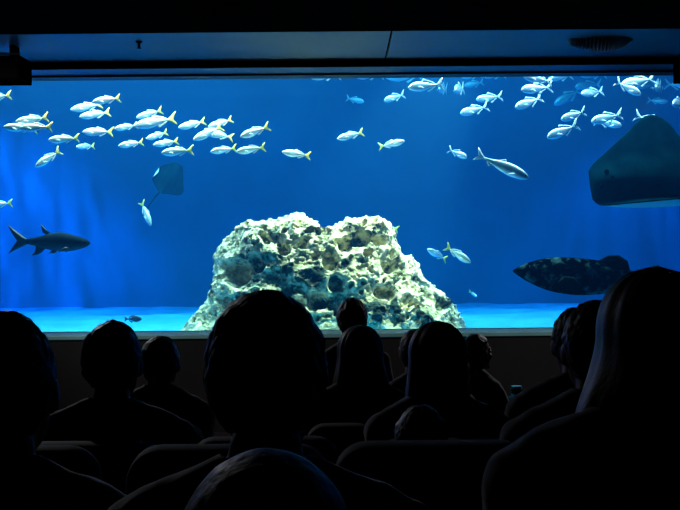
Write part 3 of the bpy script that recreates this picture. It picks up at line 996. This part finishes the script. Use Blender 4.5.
# ------------------------------------------------------------------ people
class Solid:
    """Collects closed shapes, each with the region of the body that it belongs to."""
    def __init__(self):
        self.bm = bmesh.new()
        self.prims = []

    def cone(self, p0, p1, r0, r1, region, seg=16, flat=1.0, flat_axis=None):
        p0, p1 = Vector(p0), Vector(p1)
        ax = (p1 - p0)
        L = ax.length
        q = ax.to_track_quat('Z', 'Y').to_matrix().to_4x4()
        rings = []
        n = 5
        for k in range(n):
            a = PI / 2 * (1 - k / (n - 1)) * .98
            rings.append((-r0 * math.sin(a), r0 * math.cos(a)))
        for k in range(n):
            a = PI / 2 * (k / (n - 1)) * .98
            rings.append((L + r1 * math.sin(a), r1 * math.cos(a)))
        pts = [[(r * math.cos(t), r * math.sin(t), z) for t in [2 * PI * i / seg for i in range(seg)]] for z, r in rings]
        V, Fc = loft(pts)
        m = Matrix.Translation(p0) @ q
        me = bpy.data.meshes.new('t')
        me.from_pydata([tuple(m @ Vector(v)) for v in V], [], Fc)
        self.bm.from_mesh(me); bpy.data.meshes.remove(me)
        self.prims.append(('c', p0, p1, r0, r1, region))

    def ball(self, c, r, region, rot=None):
        t = bmesh.new()
        bmesh.ops.create_uvsphere(t, u_segments=24, v_segments=16, radius=1)
        m = Matrix.Translation(c) @ (rot or Matrix.Identity(4)) @ Matrix.Diagonal((*r, 1))
        bmesh.ops.transform(t, matrix=m, verts=t.verts)
        me = bpy.data.meshes.new('t'); t.to_mesh(me); t.free()
        self.bm.from_mesh(me); bpy.data.meshes.remove(me)
        self.prims.append(('b', Vector(c), m.inverted(), min(r), None, region))

    def transform_from(self, start_vert, start_prim, m):
        self.bm.verts.ensure_lookup_table()
        bmesh.ops.transform(self.bm, matrix=m, verts=self.bm.verts[start_vert:])
        for i in range(start_prim, len(self.prims)):
            p = self.prims[i]
            if p[0] == 'c':
                self.prims[i] = ('c', m @ p[1], m @ p[2], p[3], p[4], p[5])
            else:
                self.prims[i] = ('b', m @ p[1], p[2] @ m.inverted(), p[3], None, p[5])

    def remesh(self, voxel, smooth=3):
        me = bpy.data.meshes.new('body')
        bmesh.ops.recalc_face_normals(self.bm, faces=self.bm.faces)
        self.bm.to_mesh(me)
        o = bpy.data.objects.new('tmp', me); COL.objects.link(o)
        md = o.modifiers.new('r', 'REMESH'); md.mode = 'VOXEL'; md.voxel_size = voxel
        ms = o.modifiers.new('s', 'SMOOTH'); ms.factor = .5; ms.iterations = smooth
        dg = bpy.context.evaluated_depsgraph_get()
        out = bpy.data.meshes.new_from_object(o.evaluated_get(dg))
        bpy.data.objects.remove(o); bpy.data.meshes.remove(me)
        out.polygons.foreach_set('use_smooth', [True] * len(out.polygons))
        return out

    def regions(self, me):
        n = len(me.vertices)
        co = np.empty(n * 3); me.vertices.foreach_get('co', co); co = co.reshape(-1, 3)
        best = np.full(n, 1e9); idx = np.zeros(n, int)
        names = sorted({p[5] for p in self.prims})
        for p in self.prims:
            if p[0] == 'c':
                a, b = np.array(p[1]), np.array(p[2]); ab = b - a
                t = np.clip((co - a) @ ab / max(ab @ ab, 1e-9), 0, 1)
                d = np.linalg.norm(co - (a + t[:, None] * ab), axis=1) - (p[3] + (p[4] - p[3]) * t)
            else:
                m = np.array(p[2])
                q = co @ m[:3, :3].T + m[:3, 3]
                d = (np.linalg.norm(q, axis=1) - 1) * p[3]
            w = d < best
            best[w] = d[w]; idx[w] = names.index(p[5])
        return [names[i] for i in idx]


def shell(name, me, reg, wanted, off, material, parent, folds=0.004):
    """A garment following the body: the faces of the wanted regions, lifted off the skin."""
    keep = [r in wanted for r in reg]
    vid, V, Fc = {}, [], []
    for p in me.polygons:
        if sum(keep[v] for v in p.vertices) >= len(p.vertices) - 1 and any(keep[v] for v in p.vertices):
            f = []
            for v in p.vertices:
                if v not in vid:
                    vid[v] = len(V)
                    mv = me.vertices[v]
                    c = mv.co
                    f_ = folds * noise.noise(c * 14) + folds * .6 * noise.noise(c * 31)
                    V.append(c + mv.normal * (off + f_))
                f.append(vid[v])
            Fc.append(f)
    if not Fc:
        return None
    return mesh_obj(name, V, Fc, material, parent)


def make_person(label, crown, d, row=None, floor=None, yaw=0.0, head=1.0, shoulder=.19, build=1.0, skin='skin_mid', hair='hair_black', style='short', top='cloth_black', legs='cloth_denim',
                standing=False, head_yaw=0.0, head_tilt=0.0, hair_len=.35, tousle=1.0, hair_w=.105, cup=False, arms='lap', shift=0.0):
    if row:
        floor = rows[row][1]
    cw = P(crown[0], crown[1], d)
    root = empty('person', (cw.x, d - .02, R(floor)))
    root.rotation_euler = (0, 0, yaw)
    H = cw.z - R(floor)                  # height of the crown above the floor
    S = Solid()
    k = head
    hc = Vector((0, .035, H - (.1305 if style in ('short', 'curly') else .136) * k))       # head centre
    neck = Vector((0, -.005, hc.z - .150 * k))
    shz = hc.z - .178 * k
    b = build
    if standing:
        hipz = H * .50; seat_z = None
    else:
        hipz = .53
    pel = Vector((0, -.02, hipz))
    # trunk
    S.ball(pel + Vector((0, -.01, .02)), (.150 * b, .125 * b, .125), 'pelvis')
    wz = (pel.z + shz) / 2
    S.cone((0, -.025, pel.z + .03), (0, -.03, wz + .02), .118 * b, .122 * b, 'trunk', 24)
    for s in (-1, 1):
        S.cone((s * .05 * b, -.025, pel.z + .05), (s * .06 * b, -.03, shz - .10), .10 * b, .105 * b, 'trunk', 20)
    S.ball((0, -.02, shz - .12), (.165 * b, .118 * b, .17), 'trunk')
    for s in (-1, 1):
        S.cone((0, -.012, shz + .045), (s * (shoulder - .035), -.015, shz - .015), .062 * b, .056 * b, 'trunk')
    S.cone(neck + Vector((0, -.01, -.07)), neck + Vector((0, .012, .07)), .060 * k ** .5 * b ** .5, .054 * k ** .7, 'neck')
    # arms
    for s in (-1, 1):
        sh = Vector((s * shoulder, -.015, shz - .035))
        if standing:
            el = sh + Vector((s * .045, -.02, -.27 * H / 1.6)); wr = el + Vector((-s * .01, .09, -.23 * H / 1.6))
        elif arms == 'up' and s > 0:
            el = sh + Vector((.07, .12, -.22)); wr = el + Vector((-.10, .17, .09))
        else:
            el = sh + Vector((-s * .008, .055, -.25))
            wr = Vector((s * .12, .25 * min(1, b), hipz + .135))
        S.cone(sh, el, .056 * b, .043 * b, 'upper_arm')
        S.cone(el, wr, .043 * b, .029 * b, 'fore_arm')
        # hand: palm, four fingers of unequal length, thumb
        fw = (wr - el).normalized()
        if not standing and not (arms == 'up' and s > 0):
            fw = Vector((-s * .15, .93, -.25)).normalized()
        side = Vector((0, 0, 1)).cross(fw)
        side = side.normalized() if side.length > .2 else Vector((1, 0, 0))
        if standing:
            side = Vector((0, 1, 0)); side = (side - fw * side.dot(fw)).normalized()
        dn = fw.cross(side).normalized()
        if dn.z > 0 and not standing:
            dn = -dn
        pc = wr + fw * .055
        S.cone(wr, wr + fw * .085, .027, .026, 'hand')
        for q in (-1, 0, 1):
            S.cone(wr + fw * .02 + side * q * .018, wr + fw * .085 + side * q * .024, .017, .014, 'hand', 10)
        for q, ln in ((-1.5, .060), (-.5, .072), (.5, .076), (1.5, .066)):
            b0 = wr + fw * .088 + side * q * .0185
            b1 = b0 + fw * ln * .55 + dn * ln * .12
            b2 = b1 + fw * ln * .38 + dn * ln * .34
            S.cone(b0 - fw * .015, b1, .0088, .0082, 'hand', 8); S.cone(b1, b2, .0082, .0068, 'hand', 8)
        inner = -s
        tb = side if (side.x * inner > 0) else -side
        if standing:
            tb = side
        t0 = wr + fw * .028 + tb * .022
        t1 = t0 + fw * .034 + tb * .026 + dn * .006
        t2 = t1 + fw * .028 + tb * .004 + dn * .010
        S.cone(t0, t1, .0115, .010, 'hand', 8); S.cone(t1, t2, .010, .008, 'hand', 8)
        if cup and s > 0:
            root['hold'] = list(wr + fw * .10 + dn * .03)
    # legs
    ll = 1.0 if b > .84 else (.85 if b > .7 else .62)
    for s in (-1, 1):
        hp = Vector((s * .078 * b, 0.0, hipz - .01))
        if standing:
            kn = Vector((s * .085, .015, H * .275)); an = Vector((s * .085, -.01, .075)); toe = an + Vector((s * .02, .13, -.045))
        else:
            kn = Vector((s * .10, .43 * ll, .50)); an = Vector((s * .10, .46 * ll, .085)); toe = an + Vector((s * .02, .14, -.048))
        S.cone(hp, kn, .082 * b, .056 * b, 'thigh', 20)
        S.cone(kn, an, .054 * b, .034, 'calf')
        S.cone(an + Vector((0, -.03, -.035)), toe, .036, .030, 'foot')
        S.ball(an + Vector((0, -.02, -.04)), (.034, .045, .036), 'foot')
    # head
    sv = len(S.bm.verts); sp = len(S.prims)
    S.ball((0, -.014 * k, .022 * k), (.075 * k, .094 * k, .096 * k), 'head')
    S.ball((0, .024 * k, -.040 * k), (.060 * k, .066 * k, .070 * k), 'head')
    S.ball((0, .070 * k, -.094 * k), (.026 * k, .022 * k, .020 * k), 'head')
    S.cone((0, .083 * k, .012 * k), (0, .103 * k, -.026 * k), .008 * k, .0125 * k, 'head', 10)
    for s in (-1, 1):
        S.cone((s * .012 * k, .083 * k, .026 * k), (s * .045 * k, .070 * k, .026 * k), .010 * k, .009 * k, 'head', 8)
        S.ball((s * .040 * k, .062 * k, -.022 * k), (.022 * k, .020 * k, .020 * k), 'head')
        S.ball((s * .073 * k, .006 * k, -.006 * k), (.009 * k, .019 * k, .030 * k), 'head', Matrix.Rotation(s * -.2, 4, 'Z'))
        S.cone((-.020 * k, .083 * k, (-.058 - .005 * s) * k), (.020 * k, .083 * k, (-.058 - .005 * s) * k), .0055 * k, .0055 * k, 'head', 8)
    hm = Matrix.Translation(hc) @ Matrix.Rotation(head_yaw, 4, 'Z') @ Matrix.Rotation(head_tilt, 4, 'Y')
    S.transform_from(sv, sp, hm)
    me = S.remesh(.0078, 3)
    reg = S.regions(me)
    S.bm.free()
    me.name = 'body'
    me.materials.clear(); me.materials.append(M[skin])
    body = bpy.data.objects.new('body', me); link(body, root)
    shell('shirt', me, reg, {'trunk', 'upper_arm', 'fore_arm'}, .011, M[top], root, .005)
    shell('trousers', me, reg, {'pelvis', 'thigh', 'calf'}, .009, M[legs], root)
    shell('shoes', me, reg, {'foot'}, .006, M['shoe'], root, 0)
    for s in (-1, 1):
        bm = bmesh.new(); bmesh.ops.create_uvsphere(bm, u_segments=12, v_segments=8, radius=.0115 * k)
        o = bm_obj('eye', bm, M['eye_white'], root, True)
        o.location = hm @ Vector((s * .031 * k, .0735 * k, .008 * k))
        bm = bmesh.new(); bmesh.ops.create_uvsphere(bm, u_segments=10, v_segments=6, radius=.0055 * k)
        q = bm_obj('iris', bm, M['fish_eye'], o, True)
        q.location = (0, .0075 * k, 0)
    # hair
    V, Fc = [], []
    seedv = Vector((crown[0] * .37, crown[1] * .11, 2.0))
    if style in ('short', 'curly', 'bald_cap'):
        bm = bmesh.new(); bmesh.ops.create_icosphere(bm, subdivisions=6, radius=1)
        amp = (.0045 if style == 'short' else .008) * tousle
        for v in bm.verts:
            n = v.co.copy()
            c = Vector((n.x * .083 * k, n.y * .102 * k - .018 * k, n.z * .106 * k + .022 * k))
            c += n * amp * k * (noise.fractal(n * 3.0 + seedv, 1, 2, 3) + .3 * noise.noise(n * 7 + seedv))
            if style == 'curly':
                c += n * .005 * k * (1 - 2 * abs(noise.noise(n * 8 + seedv)))
            # leave the face, ears and nape clear
            face = max(0, min(1, (n.y - .10) / .25)) * max(0, min(1, (.50 - n.z) / .2))
            low = max(0, min(1, (-.74 - n.z) / .2))
            ear = max(0, min(1, (.02 - n.z) / .12)) * max(0, min(1, (n.y + .12) / .2))
            q = max(face, low, ear)
            inn = Vector((n.x * .060 * k, n.y * .076 * k - .014 * k, n.z * .080 * k + .022 * k))
            v.co = hm @ c.lerp(inn, q)
        bm_obj('hair', bm, M[hair], root, True)
    else:
        NRr, NS = 64, 72
        rings = []
        Ltot = hair_len
        ztop = .133 * k
        for r in range(NRr):
            t = r / (NRr - 1)
            z = ztop - t ** 1.6 * 0 - (ztop + Ltot) * t
            # half width and depth by height
            if z > .02 * k:
                q = min(1, (z - .02 * k) / (ztop - .02 * k))
                wv = max(.002, (1 - q ** 2.2)) ** .5 * .092 * k
                dv = max(.002, (1 - q ** 2.2)) ** .5 * .112 * k
            else:
                q = min(1, (.02 * k - z) / .16)
                wv = .092 * k + (hair_w - .092 * k) * (q * q * (3 - 2 * q))
                q2 = min(1, max(0, (-z - .05) / .2))
                dv = .112 * k * (1 - .28 * q2)
            taper = 1.0 - .45 * max(0, (t - .86) / .14) ** 2
            wv *= taper; dv *= taper
            ring = []
            for i in range(NS):
                a = 2 * PI * i / NS
                c, s_ = math.cos(a), math.sin(a)
                p = Vector((wv * c, dv * s_ - .018 * k, z))
                p += Vector((c, s_, 0)) * (.006 * noise.fractal(Vector((c * 2.2, s_ * 2.2, z * 2.5)) + seedv, 1, 2, 4) + .004 * noise.noise(Vector((c * 11, s_ * 11, z * 1.5)) + seedv))
                # open at the face
                if s_ > .1 and z < .062 * k:
                    lim = (.030 - .045 * min(1, max(0, (-z) / .15))) * k
                    p.y = min(p.y, lim)
                    if abs(c) < .80:
                        p.y = min(p.y, -.010 * k)
                ring.append(tuple(hm @ p))
            rings.append(ring)
        V, Fc = loft(rings)
        mesh_obj('hair', V, Fc, M[hair], root)
    if cup:
        h = Vector(root['hold']); del root['hold']
        world = root.matrix_basis @ h if False else (Matrix.Translation(root.location) @ Matrix.Rotation(yaw, 4, 'Z')) @ h
        cr = empty('drink_cup', world + Vector((0, 0, -.045)))
        for nm, z0, z1, r0, r1, mm in (('cup_body', 0, .11, .028, .036, 'cup_dark'), ('band', .018, .045, .0315, .0335, 'cup_cyan'), ('lid', .11, .128, .039, .036, 'cup_cyan')):
            bm = bmesh.new(); bmesh.ops.create_cone(bm, cap_ends=True, segments=24, radius1=r0, radius2=r1, depth=z1 - z0, matrix=Matrix.Translation((0, 0, (z0 + z1) / 2)))
            bm_obj(nm, bm, M[mm], cr)
        tag(cr, 'dark cup with cyan lid and band held by the front spectator', 'cup')
    tag(root, label, 'person')
    return root



PEOPLE = [
    # label, crown, distance, floor, options
    ('person with short dark hair and broad shoulders, head in front of the rock', (265, 288), 1.60, -1.345, dict(shoulder=.205, build=1.12, head=1.18, top='cloth_grey', seat='theatre seat under the broad-shouldered spectator')),
    ('nearest person, only the round crown of their brown hair showing', (265, 447), .84, -1.30, dict(head=.94, tousle=.35, shoulder=.15, build=.80, hair='hair_brown', style='short', top="cloth_plum", skin='skin_light', seat='theatre seat under the nearest spectator')),
    ('person with short black hair at the left edge, shoulder sloping into the picture', (2, 310), 1.70, -1.345, dict(shoulder=.19, build=1.04, head=1.10, top='cloth_plum', seat='theatre seat under the short-haired spectator at the left edge')),
    ('person with rounded short hair in front of the bright sand', (112, 320), 3.10, -1.49, dict(shoulder=.20, build=1.1, head=1.10, top='cloth_black', skin='skin_dark', seat='theatre seat under the round-haired spectator')),
    ('person half hidden beside the round-haired spectator, head below the sill', (160, 335), 4.05, -1.60, dict(shoulder=.16, head=.95, hair='hair_brown', top='cloth_plum', seat='theatre seat under the half-hidden spectator beside the round-haired one')),
    ('standing youngster with short hair against the foot of the rock', (352, 297), 5.36, -1.78, dict(standing=True, shoulder=.15, build=.8, head=1.0, top='cloth_black')),
    ('long-haired person sitting just below the standing youngster', (360, 324), 4.02, -1.60, dict(shoulder=.175, build=.95, head=.98, style='long', hair_len=.34, hair_w=.115, top='cloth_plum', skin='skin_light', seat='theatre seat under the long-haired spectator below the youngster')),
    ('person with a smooth bob of hair before the right foot of the rock', (437, 320), 3.10, -1.49, dict(shoulder=.168, build=.95, head=.98, style='long', hair='hair_brown', hair_len=.19, hair_w=.102, top='cloth_grey', skin='skin_light', seat='theatre seat under the bob-haired spectator')),
    ('person mostly hidden behind the bob-haired spectator', (415, 329), 4.85, -1.69, dict(shoulder=.14, build=.85, head=.95, top='cloth_black', seat='theatre seat under the person behind the bob-haired spectator')),
    ('small toddler whose round crown peeks over a seat back', (421, 404), 2.42, -1.37, dict(shoulder=.10, build=.62, head=.78, hair='hair_fair', top='cloth_pale', skin='skin_light', seat='theatre seat with the toddler crown peeking over it')),
    ('front spectator turned sideways, holding a cup with cyan bands', (474, 333), 6.6, -1.85, dict(yaw=-.8, head_yaw=-.3, shoulder=.15, build=.9, head=1.0, hair='hair_brown', top='cloth_black', cup=True, arms='up', seat='theatre seat under the front spectator with the cup')),
    ('big dark spectator with long loose hair filling the right corner', (655, 265), 1.60, -1.345, dict(shoulder=.215, build=1.1, head=.98, style='long', hair_len=.42, hair_w=.135, top='cloth_black', seat='theatre seat under the big long-haired spectator')),
    ('person peeking out beside the long-haired spectator, one shoulder showing', (596, 299), 2.42, -1.37, dict(shoulder=.18, head=1.0, top='cloth_grey', seat='theatre seat under the spectator with one shoulder showing')),
    ('person of whom only a sliver of head shows, farther beside the long-haired spectator', (577, 306), 3.25, -1.49, dict(shoulder=.18, head=1.0, top='cloth_plum', skin='skin_light', seat='theatre seat under the sliver-of-head spectator')),
]
for label, crown, d, fl, opt in PEOPLE:
    seat_label = opt.pop('seat', None)
    make_person(label, crown, d, floor=fl, **opt)
    if seat_label:
        seat((crown[0] - 340) / F * d, d, fl, 'dark ' + seat_label, opt.get('yaw', 0))
for x, d, fl, label in [
    (-.72, 2.40, -1.37, 'empty dark theatre seat in front of the left-edge spectator'),
    (-.237, 2.40, -1.37, 'empty dark theatre seat in front of the broad-shouldered spectator'),
    (-.22, 3.15, -1.49, 'empty dark theatre seat beside the bob-haired spectator'),
]:
    seat(x, d, fl, label)
